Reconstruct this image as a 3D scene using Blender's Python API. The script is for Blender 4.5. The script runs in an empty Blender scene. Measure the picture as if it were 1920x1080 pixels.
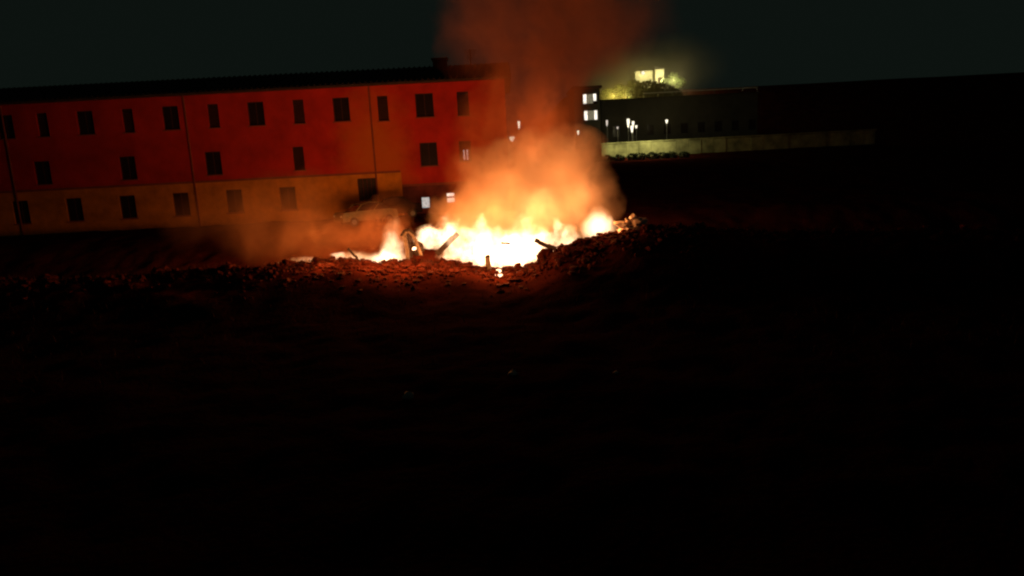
import bpy, bmesh, math, random
import numpy as np
from mathutils import Vector, Matrix, noise as mnoise

R = math.radians
random.seed(7)
scene = bpy.context.scene
col = scene.collection

# ------------------------------------------------------------------ camera
CAM = Vector((0, 0, 6.5))
FPX = 1300.0                       # focal length in pixels of a 1920 px frame
PITCH, ROLL = math.atan(240 / FPX), R(3.0)
cam_data = bpy.data.cameras.new("camera")
cam_data.sensor_width = 36.0
cam_data.lens = FPX * 36.0 / 1920.0
cam_data.clip_end = 5000
cam = bpy.data.objects.new("camera", cam_data)
col.objects.link(cam)
ROT = Matrix.Rotation(R(90) - PITCH, 3, 'X') @ Matrix.Rotation(-ROLL, 3, 'Z')
cam.matrix_world = Matrix.Translation(CAM) @ ROT.to_4x4()
scene.camera = cam

# ------------------------------------------------------------------ night sky, exposure
world = bpy.data.worlds.new("World")
scene.world = world
world.use_nodes = True
wn = world.node_tree
bgn = wn.nodes["Background"]
bgn.inputs["Color"].default_value = (0.62, 1.0, 0.80, 1)
bgn.inputs["Strength"].default_value = 0.0062
scene.view_settings.view_transform = 'Standard'
scene.view_settings.look = 'None'
scene.view_settings.exposure = 0
scene.view_settings.gamma = 1
scene.view_settings.use_curve_mapping = False
scene.cycles.use_denoising = True
scene.cycles.filter_width = 2.3          # a phone video is soft
scene.cycles.volume_bounces = 1
scene.cycles.max_bounces = 5
scene.cycles.diffuse_bounces = 2
scene.cycles.transparent_max_bounces = 16
scene.cycles.volume_step_rate = 1.0
scene.cycles.volume_max_steps = 256
scene.cycles.sample_clamp_indirect = 4.0

FIRE_LIGHT = (1.0, 0.33, 0.075)


def P(px, py, Y):
    """Where the sight line through a point of the photograph meets the upright plane y = Y."""
    d = ROT @ Vector(((px - 960) / FPX, -(py - 540) / FPX, -1))
    return CAM + d * (Y / d.y)


def fbm(x, y, z=0.0, octv=4):
    return mnoise.fractal((x, y, z), 1.0, 2.0, octv)


def lerp(a, b, t):
    return a + (b - a) * t


def sstep(a, b, x):
    t = max(0.0, min(1.0, (x - a) / (b - a)))
    return t * t * (3 - 2 * t)


# ------------------------------------------------------------------ mesh collector
class MB:
    def __init__(self):
        self.v, self.f = [], []

    def quad(self, *pts):
        n = len(self.v)
        self.v += [tuple(p) for p in pts]
        self.f.append(tuple(range(n, n + len(pts))))
        return self

    def box(self, a, b, M=None):
        x0, y0, z0 = a
        x1, y1, z1 = b
        c = [(x0, y0, z0), (x1, y0, z0), (x1, y1, z0), (x0, y1, z0), (x0, y0, z1), (x1, y0, z1), (x1, y1, z1), (x0, y1, z1)]
        if M is not None:
            c = [tuple(M @ Vector(p)) for p in c]
        n = len(self.v)
        self.v += c
        self.f += [tuple(n + i for i in q) for q in ((0, 3, 2, 1), (4, 5, 6, 7), (0, 1, 5, 4), (1, 2, 6, 5), (2, 3, 7, 6), (3, 0, 4, 7))]
        return self

    def tube(self, pts, r, n=8, cap=True):
        pts = [Vector(p) for p in pts]
        rs = r if isinstance(r, (list, tuple)) else [r] * len(pts)
        base = len(self.v)
        for i, p in enumerate(pts):
            t = (pts[min(i + 1, len(pts) - 1)] - pts[max(i - 1, 0)]).normalized()
            a = t.cross(Vector((0, 1, 0)))
            if a.length < .1:
                a = t.cross(Vector((1, 0, 0)))
            a.normalize()
            b = t.cross(a)
            for k in range(n):
                w = 2 * math.pi * k / n
                self.v.append(tuple(p + (a * math.cos(w) + b * math.sin(w)) * rs[i]))
        for i in range(len(pts) - 1):
            for k in range(n):
                k2 = (k + 1) % n
                self.f.append((base + i * n + k, base + i * n + k2, base + (i + 1) * n + k2, base + (i + 1) * n + k))
        if cap:
            self.f.append(tuple(base + k for k in range(n))[::-1])
            self.f.append(tuple(base + (len(pts) - 1) * n + k for k in range(n)))
        return self

    def lump(self, c, r, sub=2, rough=.35, seed=0.0, freq=1.3):
        bm = bmesh.new()
        bmesh.ops.create_icosphere(bm, subdivisions=sub, radius=1)
        base = len(self.v)
        for v in bm.verts:
            k = 1 + rough * fbm(v.co.x * freq + seed, v.co.y * freq + seed * 1.7, v.co.z * freq - seed)
            self.v.append((c[0] + v.co.x * k * r[0], c[1] + v.co.y * k * r[1], c[2] + v.co.z * k * r[2]))
        for f in bm.faces:
            self.f.append(tuple(base + v.index for v in f.verts))
        bm.free()
        return self


ORIGIN = {}


def link(name, mesh, parent=None, origin=None):
    o = bpy.data.objects.new(name, mesh)
    col.objects.link(o)
    if parent is not None:
        o.parent = parent
        ORIGIN[o.name] = ORIGIN[parent.name]
    elif origin is not None:
        o.location = origin
        ORIGIN[o.name] = Vector(origin)
    else:
        ORIGIN[o.name] = Vector((0, 0, 0))
    return o


def obj(name, mb, mat, parent=None, origin=None, smooth=False):
    off = ORIGIN[parent.name] if parent is not None else (Vector(origin) if origin is not None else Vector((0, 0, 0)))
    me = bpy.data.meshes.new(name)
    me.from_pydata([tuple(Vector(p) - off) for p in mb.v], [], mb.f)
    me.materials.append(mat)
    if smooth:
        me.polygons.foreach_set("use_smooth", [True] * len(me.polygons))
    me.update()
    return link(name, me, parent, origin)


def tag(o, label=None, cat=None, group=None, kind=None):
    if label:
        o["label"] = label
    if cat:
        o["category"] = cat
    if group:
        o["group"] = group
    if kind:
        o["kind"] = kind
    return o


def thing(name, loc, label, cat, group=None):
    o = link(name, None, None, Vector(loc))
    return tag(o, label, cat, group)


# ------------------------------------------------------------------ materials
def new_mat(name):
    m = bpy.data.materials.new(name)
    m.use_nodes = True
    m.node_tree.nodes.clear()
    out = m.node_tree.nodes.new("ShaderNodeOutputMaterial")
    return m, m.node_tree, out


def surf(name, c, rough=.85, var=.3, scale=1.5, bump=.3, bscale=12.0, c2=None, metal=0.0, spec=.3):
    m, nt, out = new_mat(name)
    N, L = nt.nodes, nt.links
    b = N.new("ShaderNodeBsdfPrincipled")
    b.inputs["Roughness"].default_value = rough
    b.inputs["Metallic"].default_value = metal
    b.inputs["Specular IOR Level"].default_value = spec
    tc = N.new("ShaderNodeTexCoord")
    n1 = N.new("ShaderNodeTexNoise")
    n1.inputs["Scale"].default_value = scale
    n1.inputs["Detail"].default_value = 6
    n1.inputs["Roughness"].default_value = .65
    L.new(tc.outputs["Object"], n1.inputs["Vector"])
    rp = N.new("ShaderNodeValToRGB")
    rp.color_ramp.elements[0].position = .3
    rp.color_ramp.elements[1].position = .7
    lo = tuple(x * (1 - var) for x in c)
    hi = tuple(min(1, x * (1 + var)) for x in c) if c2 is None else c2
    rp.color_ramp.elements[0].color = (*lo, 1)
    rp.color_ramp.elements[1].color = (*hi, 1)
    L.new(n1.outputs["Fac"], rp.inputs["Fac"])
    L.new(rp.outputs["Color"], b.inputs["Base Color"])
    if bump:
        n2 = N.new("ShaderNodeTexNoise")
        n2.inputs["Scale"].default_value = bscale
        n2.inputs["Detail"].default_value = 5
        L.new(tc.outputs["Object"], n2.inputs["Vector"])
        bp = N.new("ShaderNodeBump")
        bp.inputs["Strength"].default_value = bump
        bp.inputs["Distance"].default_value = .05
        L.new(n2.outputs["Fac"], bp.inputs["Height"])
        L.new(bp.outputs["Normal"], b.inputs["Normal"])
    L.new(b.outputs["BSDF"], out.inputs["Surface"])
    return m


def glow(name, c, s, var=.35, scale=3.0):
    m, nt, out = new_mat(name)
    N, L = nt.nodes, nt.links
    e = N.new("ShaderNodeEmission")
    e.inputs["Color"].default_value = (*c, 1)
    tc = N.new("ShaderNodeTexCoord")
    n1 = N.new("ShaderNodeTexNoise")
    n1.inputs["Scale"].default_value = scale
    L.new(tc.outputs["Object"], n1.inputs["Vector"])
    mr = N.new("ShaderNodeMapRange")
    mr.inputs["From Min"].default_value = .3
    mr.inputs["From Max"].default_value = .7
    mr.inputs["To Min"].default_value = s * (1 - var)
    mr.inputs["To Max"].default_value = s * (1 + var)
    L.new(n1.outputs["Fac"], mr.inputs["Value"])
    L.new(mr.outputs["Result"], e.inputs["Strength"])
    L.new(e.outputs["Emission"], out.inputs["Surface"])
    return m


M = {}
M["earth"] = surf("earth", (.050, .0095, .0055), .95, .5, .6, .8, 5.0, spec=0)
# firelight fall-off put into the soil colour: red heap, near black field in front
_nt = M["earth"].node_tree
_b = next(n for n in _nt.nodes if n.type == 'BSDF_PRINCIPLED')
_src = _b.inputs["Base Color"].links[0].from_socket
_tc = _nt.nodes.new("ShaderNodeTexCoord")
_sx = _nt.nodes.new("ShaderNodeSeparateXYZ")
_nt.links.new(_tc.outputs["Object"], _sx.inputs[0])
_nz = _nt.nodes.new("ShaderNodeTexNoise")
_nz.inputs["Scale"].default_value = .45
_nz.inputs["Detail"].default_value = 6
_nt.links.new(_tc.outputs["Object"], _nz.inputs["Vector"])
_ma = _nt.nodes.new("ShaderNodeMath")
_ma.operation = 'MULTIPLY_ADD'
_ma.inputs[1].default_value = 7.0
_nt.links.new(_nz.outputs["Fac"], _ma.inputs[0])
_nt.links.new(_sx.outputs["Y"], _ma.inputs[2])
_mr = _nt.nodes.new("ShaderNodeMapRange")
_mr.inputs["From Min"].default_value = 33.5
_mr.inputs["From Max"].default_value = 37.0
_nt.links.new(_ma.outputs[0], _mr.inputs["Value"])
_mx = _nt.nodes.new("ShaderNodeMix")
_mx.data_type = 'RGBA'
_mx.inputs["A"].default_value = (.017, .0058, .0048, 1)
_nt.links.new(_mr.outputs["Result"], _mx.inputs["Factor"])
_nt.links.new(_src, _mx.inputs["B"])
_nt.links.new(_mx.outputs["Result"], _b.inputs["Base Color"])
M["clod"] = surf("clod", (.060, .0125, .0075), .95, .4, 3, .8, 9, spec=.03)
M["dry_stalk"] = surf("dry_stalk", (.045, .025, .016), .95, .3, 6, .2, 14, spec=0)
M["pale_stone"] = surf("pale_stone", (.38, .33, .30), .9, .3, 6, .5, 14)
M["red_plaster"] = surf("red_plaster", (.42, .021, .012), .9, .3, .5, .3, 6)
M["ochre_plaster"] = surf("ochre_plaster", (.50, .185, .012), .9, .35, .8, .15, 8)
M["plinth"] = surf("plinth", (.13, .030, .026), .9, .4, 1.2, .25, 9)
M["string"] = surf("string", (.22, .06, .04), .9, .2, 1.0, .1, 9)
M["roof"] = surf("roof", (.035, .028, .025), .95, .35, 2.0, .6, 6)
M["shutter"] = surf("shutter", (.050, .018, .016), .8, .3, 4, .2, 30)
M["dark_glass"] = surf("dark_glass", (.02, .012, .012), .2, .2, 2, 0, spec=.3)
M["wood_dark"] = surf("wood_dark", (.05, .03, .022), .85, .4, 5, .5, 20)
M["char"] = surf("char", (.045, .030, .026), .9, .5, 6, .7, 18)
M["ash_wood"] = surf("ash_wood", (.20, .15, .12), .9, .5, 6, .6, 18)
M["metal"] = surf("metal", (.10, .10, .10), .5, .2, 5, .1, 20, metal=.6)
M["dark_metal"] = surf("dark_metal", (.03, .03, .03), .5, .2, 5, .1, 20, metal=.5)
M["pale_metal"] = surf("pale_metal", (.5, .5, .48), .5, .2, 5, .1, 20)
M["night_wall"] = surf("night_wall", (.045, .042, .036), .9, .3, .6, .2, 6)
M["lit_wall"] = surf("lit_wall", (.28, .29, .15), .9, .65, .55, .5, 5)
M["villa_wall"] = surf("villa_wall", (.6, .56, .36), .9, .2, .8, .2, 5)
M["foliage"] = surf("foliage", (.065, .085, .022), .8, .5, 1.2, .2, 8)
M["foliage_dark"] = surf("foliage_dark", (.030, .042, .018), .85, .5, 1.2, .2, 8)
M["bark"] = surf("bark", (.06, .045, .035), .95, .4, 4, .6, 14)
M["plastic_sheet"] = surf("plastic_sheet", (.62, .50, .45), .55, .2, 4, .4, 7)
M["tarpaulin"] = surf("tarpaulin", (.30, .075, .05), .6, .3, 2, .4, 7)
M["pale_paint"] = surf("pale_paint", (.10, .088, .046), .5, .3, 3, .1, spec=.2)
M["dark_paint"] = surf("dark_paint", (.014, .008, .007), .7, .2, 3, .1, spec=.06)
M["tyre"] = surf("tyre", (.02, .02, .02), .9, .2, 5, .2, 30)
M["lamp_glow"] = glow("lamp_glow", (1.0, .90, .66), 1.8)
M["lamp_dim"] = glow("lamp_dim", (1.0, .85, .70), .8)
M["pane_white"] = glow("pane_white", (1.0, .90, .74), 1.5, .35, 1.2)
M["pane_cool"] = glow("pane_cool", (.95, .84, .76), .52, .3, 5.0)
M["pane_pink"] = glow("pane_pink", (1.0, .70, .55), 1.25, .25, 3.0)
M["pane_green"] = glow("pane_green", (.80, .70, .44), .22, .4, 5.0)
M["pane_low"] = glow("pane_low", (1.0, .66, .58), .5, .3, 5.0)
M["ember"] = glow("ember", (1.0, .50, .26), 5.0, .5, 9.0)

# ------------------------------------------------------------------ ground
# the crest of the burning heap, read from the photograph, at 36 m
CREST = [(-80, 536), (0, 528), (150, 524), (300, 514), (430, 508), (540, 498), (610, 493), (660, 490), (700, 492), (760, 492), (830, 493),
         (880, 500), (930, 509), (985, 504), (1020, 486), (1050, 468), (1090, 455), (1150, 437), (1205, 428), (1263, 425), (1340, 430),
         (1450, 436), (1600, 438), (1780, 440), (1960, 436)]
CX = [P(a, b, 36).x for a, b in CREST]
CZ = [P(a, b, 36).z for a, b in CREST]
WALL_BASE = P(1195, 299, 90).z
WALL_TOP = P(1195, 266, 90).z
HILL_TOP = P(1200, 160, 130).z


def crest_z(x):
    return float(np.interp(x, CX, CZ))


def ground_z(x, y, fine=True):
    right = sstep(9.0, 15.0, x * 36 / max(y, 36) if y < 60 else x)
    far_right = sstep(6.0, 13.0, x)
    # the plain, level where the building stands, rising to the retaining wall on the right
    lv = .2 + 2.5 * sstep(39, 47, y)
    z = lv + (WALL_BASE - lv) * sstep(44, 88, y) * sstep(1.0, 9.0, x)
    if y > 91:
        z = lerp(z, WALL_TOP - .15, sstep(1, 9, x))
    z += max(0.0, HILL_TOP - WALL_TOP) * sstep(106, 132, y) * far_right
    cz = crest_z(x)
    if y <= 36:
        k = math.exp(-((36 - y) / 6.5) ** 2)
    else:
        k = math.exp(-((y - 36) / 2.6) ** 2)
    z = z + (cz - z) * k if cz > z else z + (cz - z) * k * .6
    if fine:
        a = 1.0 if y < 70 else .5
        crestk = math.exp(-((y - 36) / 2.0) ** 2)
        bank = sstep(10, 14, abs(x)) * math.exp(-((y - 36) / 9.0) ** 2)
        z += bank * (.30 * fbm(x * .45, y * .45, 21.0, 5) + .16 * abs(fbm(x * 1.3, y * 1.3, 33.0, 5)))
        z += a * (.16 * fbm(x * .35, y * .35, 3.1) + (.07 + .10 * crestk) * fbm(x * 1.7, y * 1.7, 9.2, 5))
    return z


def spread(fine0, fine1, step, far0, far1):
    a = list(np.arange(fine0, fine1 + 1e-6, step))
    s, x = step, fine0
    while x > far0:
        s *= 1.25
        x -= s
        a.insert(0, x)
    s, x = step, a[-1]
    while x < far1:
        s *= 1.25
        x += s
        a.append(x)
    return a


xs = spread(-30, 30, .28, -1500, 1500)
ys = spread(12, 50, .28, -60, 2500)
mb = MB()
for y in ys:
    for x in xs:
        mb.v.append((x, y, ground_z(x, y, y < 200)))
W = len(xs)
for j in range(len(ys) - 1):
    for i in range(W - 1):
        mb.f.append((j * W + i, j * W + i + 1, (j + 1) * W + i + 1, (j + 1) * W + i))
tag(obj("ground", mb, M["earth"], smooth=True), "dark rough earth of the field and the burning heap", kind="structure")

# ------------------------------------------------------------------ the red building behind the fire
FY = 54.0


def F(px, py):
    p = P(px, py, FY)
    return p.x, p.z


bx1 = F(948, 200)[0]
bx0 = F(-140, 300)[0]
bxm = F(750, 300)[0]                    # ochre wing left of this line
zb = -.5
z_eave = F(800, 152)[1]
z_str_o = F(700, 324)[1]
z_str_r = F(800, 345)[1]
house = thing("apartment_house", (bx0, FY, zb), "long three storey red house with ochre lower left part and dark roof behind the fire", "house")


def rect(px, py, w, h):
    x, z = F(px, py)
    k = FY / FPX
    return (x - w * k / 2, x + w * k / 2, z - h * k / 2, z + h * k / 2)


# openings: (rect, kind)
WIN = [(rect(718, 203, 19, 44), "narrow"), (rect(796, 197, 33, 42), "wide"), (rect(868, 194, 21, 42), "narrow"),
       (rect(804, 289, 32, 42), "wide"), (rect(872, 283, 22, 36), "lit_strips"),
       (rect(798, 380, 17, 22), "lit_cool"), (rect(845, 371, 17, 20), "lit_pink"),
       (rect(640, 205, 30, 42), "wide"), (rect(560, 209, 20, 42), "narrow"), (rect(480, 213, 30, 42), "wide"),
       (rect(400, 217, 20, 42), "narrow"), (rect(320, 221, 30, 42), "wide"), (rect(240, 226, 20, 42), "narrow"), (rect(160, 230, 30, 42), "wide"), (rect(80, 234, 20, 42), "narrow"), (rect(10, 238, 30, 42), "wide"), (rect(560, 297, 20, 42), "narrow"), (rect(400, 306, 30, 42), "wide"), (rect(240, 315, 30, 42), "wide"), (rect(80, 324, 30, 42), "wide"), (rect(540, 372, 30, 42), "wide"), (rect(440, 377, 30, 42), "wide"), (rect(340, 383, 30, 42), "wide"), (rect(240, 388, 30, 42), "wide"), (rect(140, 393, 30, 42), "wide"), (rect(40, 398, 30, 42), "wide"), (rect(690, 372, 34, 74), "door")]


def facade(mb, u0, u1, z0, z1, openings, y=FY, depth=.22):
    ops = [o for o in openings if o[0] > u0 and o[1] < u1 and o[2] > z0 - .01 and o[3] < z1]
    us = sorted({u0, u1, *[o[0] for o in ops], *[o[1] for o in ops]})
    zs = sorted({z0, z1, *[o[2] for o in ops], *[o[3] for o in ops]})
    for i in range(len(us) - 1):
        for j in range(len(zs) - 1):
            cu, cz = (us[i] + us[i + 1]) / 2, (zs[j] + zs[j + 1]) / 2
            if any(o[0] < cu < o[1] and o[2] < cz < o[3] for o in ops):
                continue
            mb.quad((us[i], y, zs[j]), (us[i + 1], y, zs[j]), (us[i + 1], y, zs[j + 1]), (us[i], y, zs[j + 1]))
    for a, b, c, d in ops:
        y2 = y + depth
        mb.quad((a, y, c), (a, y2, c), (a, y2, d), (a, y, d))
        mb.quad((b, y, c), (b, y, d), (b, y2, d), (b, y2, c))
        mb.quad((a, y, d), (a, y2, d), (b, y2, d), (b, y, d))
        mb.quad((a, y, c), (b, y, c), (b, y2, c), (a, y2, c))


OPS = [w[0] for w in WIN]
DEP = 11.0
mb = MB()
facade(mb, bxm, bx1, z_str_r, z_eave, OPS)
facade(mb, bx0, bxm, z_str_o, z_eave, OPS)
mb.quad((bx1, FY, z_str_r), (bx1, FY + DEP, z_str_r), (bx1, FY + DEP, z_eave), (bx1, FY, z_eave))
mb.quad((bx1, FY + DEP, zb), (bx0, FY + DEP, zb), (bx0, FY + DEP, z_eave), (bx1, FY + DEP, z_eave))
mb.quad((bx0, FY + DEP, z_str_o), (bx0, FY, z_str_o), (bx0, FY, z_eave), (bx0, FY + DEP, z_eave))
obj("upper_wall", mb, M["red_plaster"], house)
# amber firelight put into the plaster colour as a streak above the lower wing
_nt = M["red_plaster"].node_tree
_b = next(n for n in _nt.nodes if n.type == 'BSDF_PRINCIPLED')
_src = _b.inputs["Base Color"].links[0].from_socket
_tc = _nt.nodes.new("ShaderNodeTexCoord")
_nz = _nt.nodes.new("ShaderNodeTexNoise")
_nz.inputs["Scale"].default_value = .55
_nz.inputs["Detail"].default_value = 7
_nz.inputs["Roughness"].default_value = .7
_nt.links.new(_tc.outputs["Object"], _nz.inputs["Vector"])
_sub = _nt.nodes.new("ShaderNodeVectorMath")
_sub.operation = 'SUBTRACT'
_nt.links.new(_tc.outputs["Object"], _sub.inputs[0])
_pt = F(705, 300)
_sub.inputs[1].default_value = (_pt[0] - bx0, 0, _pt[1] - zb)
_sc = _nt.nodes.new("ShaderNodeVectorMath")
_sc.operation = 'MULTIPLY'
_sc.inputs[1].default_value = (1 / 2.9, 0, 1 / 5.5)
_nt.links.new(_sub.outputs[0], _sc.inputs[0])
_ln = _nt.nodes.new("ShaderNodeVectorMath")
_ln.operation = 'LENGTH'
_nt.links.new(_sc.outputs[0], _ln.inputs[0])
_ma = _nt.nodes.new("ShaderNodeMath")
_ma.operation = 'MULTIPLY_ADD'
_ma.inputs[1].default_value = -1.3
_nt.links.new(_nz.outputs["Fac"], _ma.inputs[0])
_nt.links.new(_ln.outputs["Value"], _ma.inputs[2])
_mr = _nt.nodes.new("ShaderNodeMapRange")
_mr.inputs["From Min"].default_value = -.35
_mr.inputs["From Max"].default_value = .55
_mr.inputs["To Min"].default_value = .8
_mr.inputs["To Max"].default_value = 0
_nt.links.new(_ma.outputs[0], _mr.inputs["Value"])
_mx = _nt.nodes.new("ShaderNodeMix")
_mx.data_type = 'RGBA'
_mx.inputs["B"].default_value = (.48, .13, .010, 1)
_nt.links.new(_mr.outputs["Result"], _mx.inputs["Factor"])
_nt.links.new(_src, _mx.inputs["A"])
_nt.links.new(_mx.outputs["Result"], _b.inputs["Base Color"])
mb = MB()
facade(mb, bxm, bx1, zb, z_str_r, OPS)
mb.quad((bx1, FY, zb), (bx1, FY + DEP, zb), (bx1, FY + DEP, z_str_r), (bx1, FY, z_str_r))
tag(obj("ground_floor_wall", mb, M["plinth"], house), "dull purplish ground floor wall")
mb = MB()
facade(mb, bx0, bxm, zb, z_str_o, OPS)
mb.quad((bx0, FY + DEP, zb), (bx0, FY, zb), (bx0, FY, z_str_o), (bx0, FY + DEP, z_str_o))
mb.quad((bxm, FY, z_str_o - .01), (bxm, FY, zb), (bxm, FY + .2, zb), (bxm, FY + .2, z_str_o - .01))
tag(obj("lower_wing_wall", mb, M["ochre_plaster"], house), "ochre plastered lower wall")
obj("string_course", MB().box((bxm + .02, FY - .07, z_str_r - .12), (bx1 + .05, FY - .003, z_str_r + .06)), M["string"], house)
obj("string_course", MB().box((bx0 - .05, FY - .07, z_str_o - .08), (bxm - .02, FY - .003, z_str_o + .08)), M["string"], house)
for px in (703, 360, 20):
    x = F(px, 300)[0]
    obj("downpipe", MB().tube([(x, FY - .09, zb), (x, FY - .09, z_eave - .1)], .06), M["string"], house)
x = bxm - .25
obj("corner_pilaster", MB().box((x - .22, FY - .05, zb), (x + .22, FY - .003, z_str_o - .09)), M["ochre_plaster"], house)
# roof: eave, two slopes
ov, run, rise = .55, 5.6, 1.75
mb = MB()
ridge_z = z_eave + rise
e0, e1 = bx0 - .5, bx1 + .5
th = .16
mb.quad((e0, FY - ov, z_eave + .02), (e1, FY - ov, z_eave + .02), (e1, FY + run, ridge_z), (e0, FY + run, ridge_z))
mb.quad((e1, FY + DEP + ov, z_eave + .02), (e0, FY + DEP + ov, z_eave + .02), (e0, FY + run, ridge_z), (e1, FY + run, ridge_z))
mb.quad((e0, FY - ov, z_eave + .02 - th), (e0, FY + DEP + ov, z_eave + .02 - th), (e1, FY + DEP + ov, z_eave + .02 - th), (e1, FY - ov, z_eave + .02 - th))
mb.quad((e0, FY - ov, z_eave + .02 - th), (e1, FY - ov, z_eave + .02 - th), (e1, FY - ov, z_eave + .02), (e0, FY - ov, z_eave + .02))
mb.quad((e1, FY - ov, z_eave + .02 - th), (e1, FY + DEP + ov, z_eave + .02 - th), (e1, FY + DEP + ov, z_eave + .02), (e1, FY + run, ridge_z), (e1, FY - ov, z_eave + .02))
mb.quad((e0, FY - ov, z_eave + .02 - th), (e0, FY - ov, z_eave + .02), (e0, FY + run, ridge_z), (e0, FY + DEP + ov, z_eave + .02), (e0, FY + DEP + ov, z_eave + .02 - th))
roof = obj("roof", mb, M["roof"], house)
mb = MB()
nt_ = int((e1 - e0) / .42)
for i in range(nt_):                       # rolls of the tile courses
    x = e0 + (i + .5) * (e1 - e0) / nt_
    mb.tube([(x, FY - ov - .03, z_eave + .05), (x, FY + run, ridge_z + .03)], .085, 5)
tag(obj("roof_tile_rolls", mb, M["roof"], roof), kind="stuff")
gut = MB().tube([(e0, FY - ov - .09, z_eave - .06), (e1, FY - ov - .09, z_eave - .06)], .08, 8)
obj("gutter", gut, M["roof"], house)


def up(px, py, Y):
    p = P(px, py, Y)
    return p.x, p.z


cxm, czt = up(825, 113, FY + 4)
ch = obj("chimney", MB().box((cxm - .55, FY + 3.5, z_eave + .9), (cxm + .55, FY + 4.3, czt)), M["roof"], roof)
obj("chimney_cap", MB().box((cxm - .66, FY + 3.4, czt + .001), (cxm + .66, FY + 4.4, czt + .12)), M["roof"], roof)
ax, az = up(881, 92, FY + 4)
mb = MB().tube([(ax, FY + 4, z_eave + 1), (ax, FY + 4, az)], .05, 6)
for k in range(5):
    z = az - .1 - k * .16
    mb.tube([(ax - .5 + k * .05, FY + 4, z), (ax + .5 - k * .05, FY + 4, z)], .025, 5)
obj("aerial", mb, M["roof"], house)


def house_window(r, kind):
    a, b, c, d = r
    y = FY + .15
    fr = MB()
    w = .06
    fr.box((a, y, c), (a + w, y + .06, d)).box((b - w, y, c), (b, y + .06, d))
    fr.box((a + w, y, c), (b - w, y + .06, c + w)).box((a + w, y, d - w), (b - w, y + .06, d))
    mid = (a + b) / 2
    if kind in ("wide", "lit_strips"):
        fr.box((mid - .03, y, c + w), (mid + .03, y + .06, d - w))
    fo = obj("window" if kind != "door" else "door", fr, M["shutter"], house)
    obj("sill", MB().box((a - .08, FY - .09, c - .09), (b + .08, FY + .1, c - .003)), M["string"], fo) if kind != "door" else None
    yp = y + .03
    if kind in ("wide", "narrow"):
        if kind == "wide":
            obj("pane", MB().box((a + w, yp, c + w), (mid - .03, yp + .012, d - w)), M["dark_glass"], fo)
            obj("pane", MB().box((mid + .03, yp, c + w), (b - w, yp + .012, d - w)), M["dark_glass"], fo)
        else:
            mb = MB()
            n = 16
            for i in range(n):
                z = c + w + (i + .5) * (d - c - 2 * w) / n
                mb.box((a + w, yp - .01, z - .035), (b - w, yp + .03, z + .03))
            tag(obj("shutter", mb, M["shutter"], fo), "closed dark louvred shutter")
    elif kind == "lit_strips":
        obj("pane", MB().box((a + w, yp, c + w), (b - w, yp + .012, d - w)), M["dark_glass"], fo)
        for k in (-.10, .15):
            h = (d - c) * .52
            tag(obj("curtain_strip", MB().box((mid + k - .055, yp - .03, c + w), (mid + k + .055, yp - .01, c + w + h)), M["pane_low"], fo), "pale lit strip of curtain")
    elif kind == "lit_cool":
        tag(obj("pane", MB().box((a + w, yp, c + w), (b - w, yp + .012, d - w)), M["pane_cool"], fo), "greyish white lit pane")
    elif kind == "lit_pink":
        m_ = c + (d - c) * .56
        fr2 = MB().box((a + w, y - .005, m_ - .06), (b - w, y + .06, m_ + .06))
        obj("transom", fr2, M["shutter"], fo)
        tag(obj("pane", MB().box((a + w, yp, c + w), (b - w, yp + .012, m_ - .06)), M["pane_pink"], fo), "pinkish white lit pane")
        tag(obj("pane", MB().box((a + w, yp, m_ + .06), (b - w, yp + .012, d - w)), M["pane_pink"], fo), "pinkish white lit pane")
    elif kind == "door":
        for k in range(4):
            x0 = a + w + k * (b - a - 2 * w) / 4
            obj("plank", MB().box((x0 + .01, yp, c + w), (x0 + (b - a - 2 * w) / 4 - .01, yp + .03, d - w)), M["wood_dark"], fo)


for r, k in WIN:
    house_window(r, k)

# ------------------------------------------------------------------ town on the hillside, upper right


def building_box(mb, x0, x1, y0, y1, z0, z1):
    mb.box((x0, y0, z0), (x1, y1, z1))


# dark block with two lit windows
Y1 = 96.0
xa, xb = P(1078, 230, Y1).x, P(1126, 230, Y1).x
zt = P(1100, 166, Y1).z
zg = WALL_TOP - .6
tower = thing("apartment_block", (xa, Y1, zg), "narrow dark apartment block with two lit windows one above the other", "house")
rects = []
for px, py in ((1106, 185), (1108, 216)):
    p = P(px, py, Y1)
    rects.append((p.x - .95, p.x + .95, p.z - .68, p.z + .68))
mb = MB()
facade(mb, xa, xb, zg, zt, rects, y=Y1, depth=.25)
mb.quad((xb, Y1, zg), (xb, Y1 + 8, zg), (xb, Y1 + 8, zt), (xb, Y1, zt))
mb.quad((xa, Y1 + 8, zg), (xa, Y1, zg), (xa, Y1, zt), (xa, Y1 + 8, zt))
mb.quad((xb, Y1 + 8, zg), (xa, Y1 + 8, zg), (xa, Y1 + 8, zt), (xb, Y1 + 8, zt))
obj("wall", mb, M["night_wall"], tower)
obj("roof", MB().box((xa - .3, Y1 - .3, zt + .002), (xb + .3, Y1 + 8.3, zt + .3)), M["roof"], tower)
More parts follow.
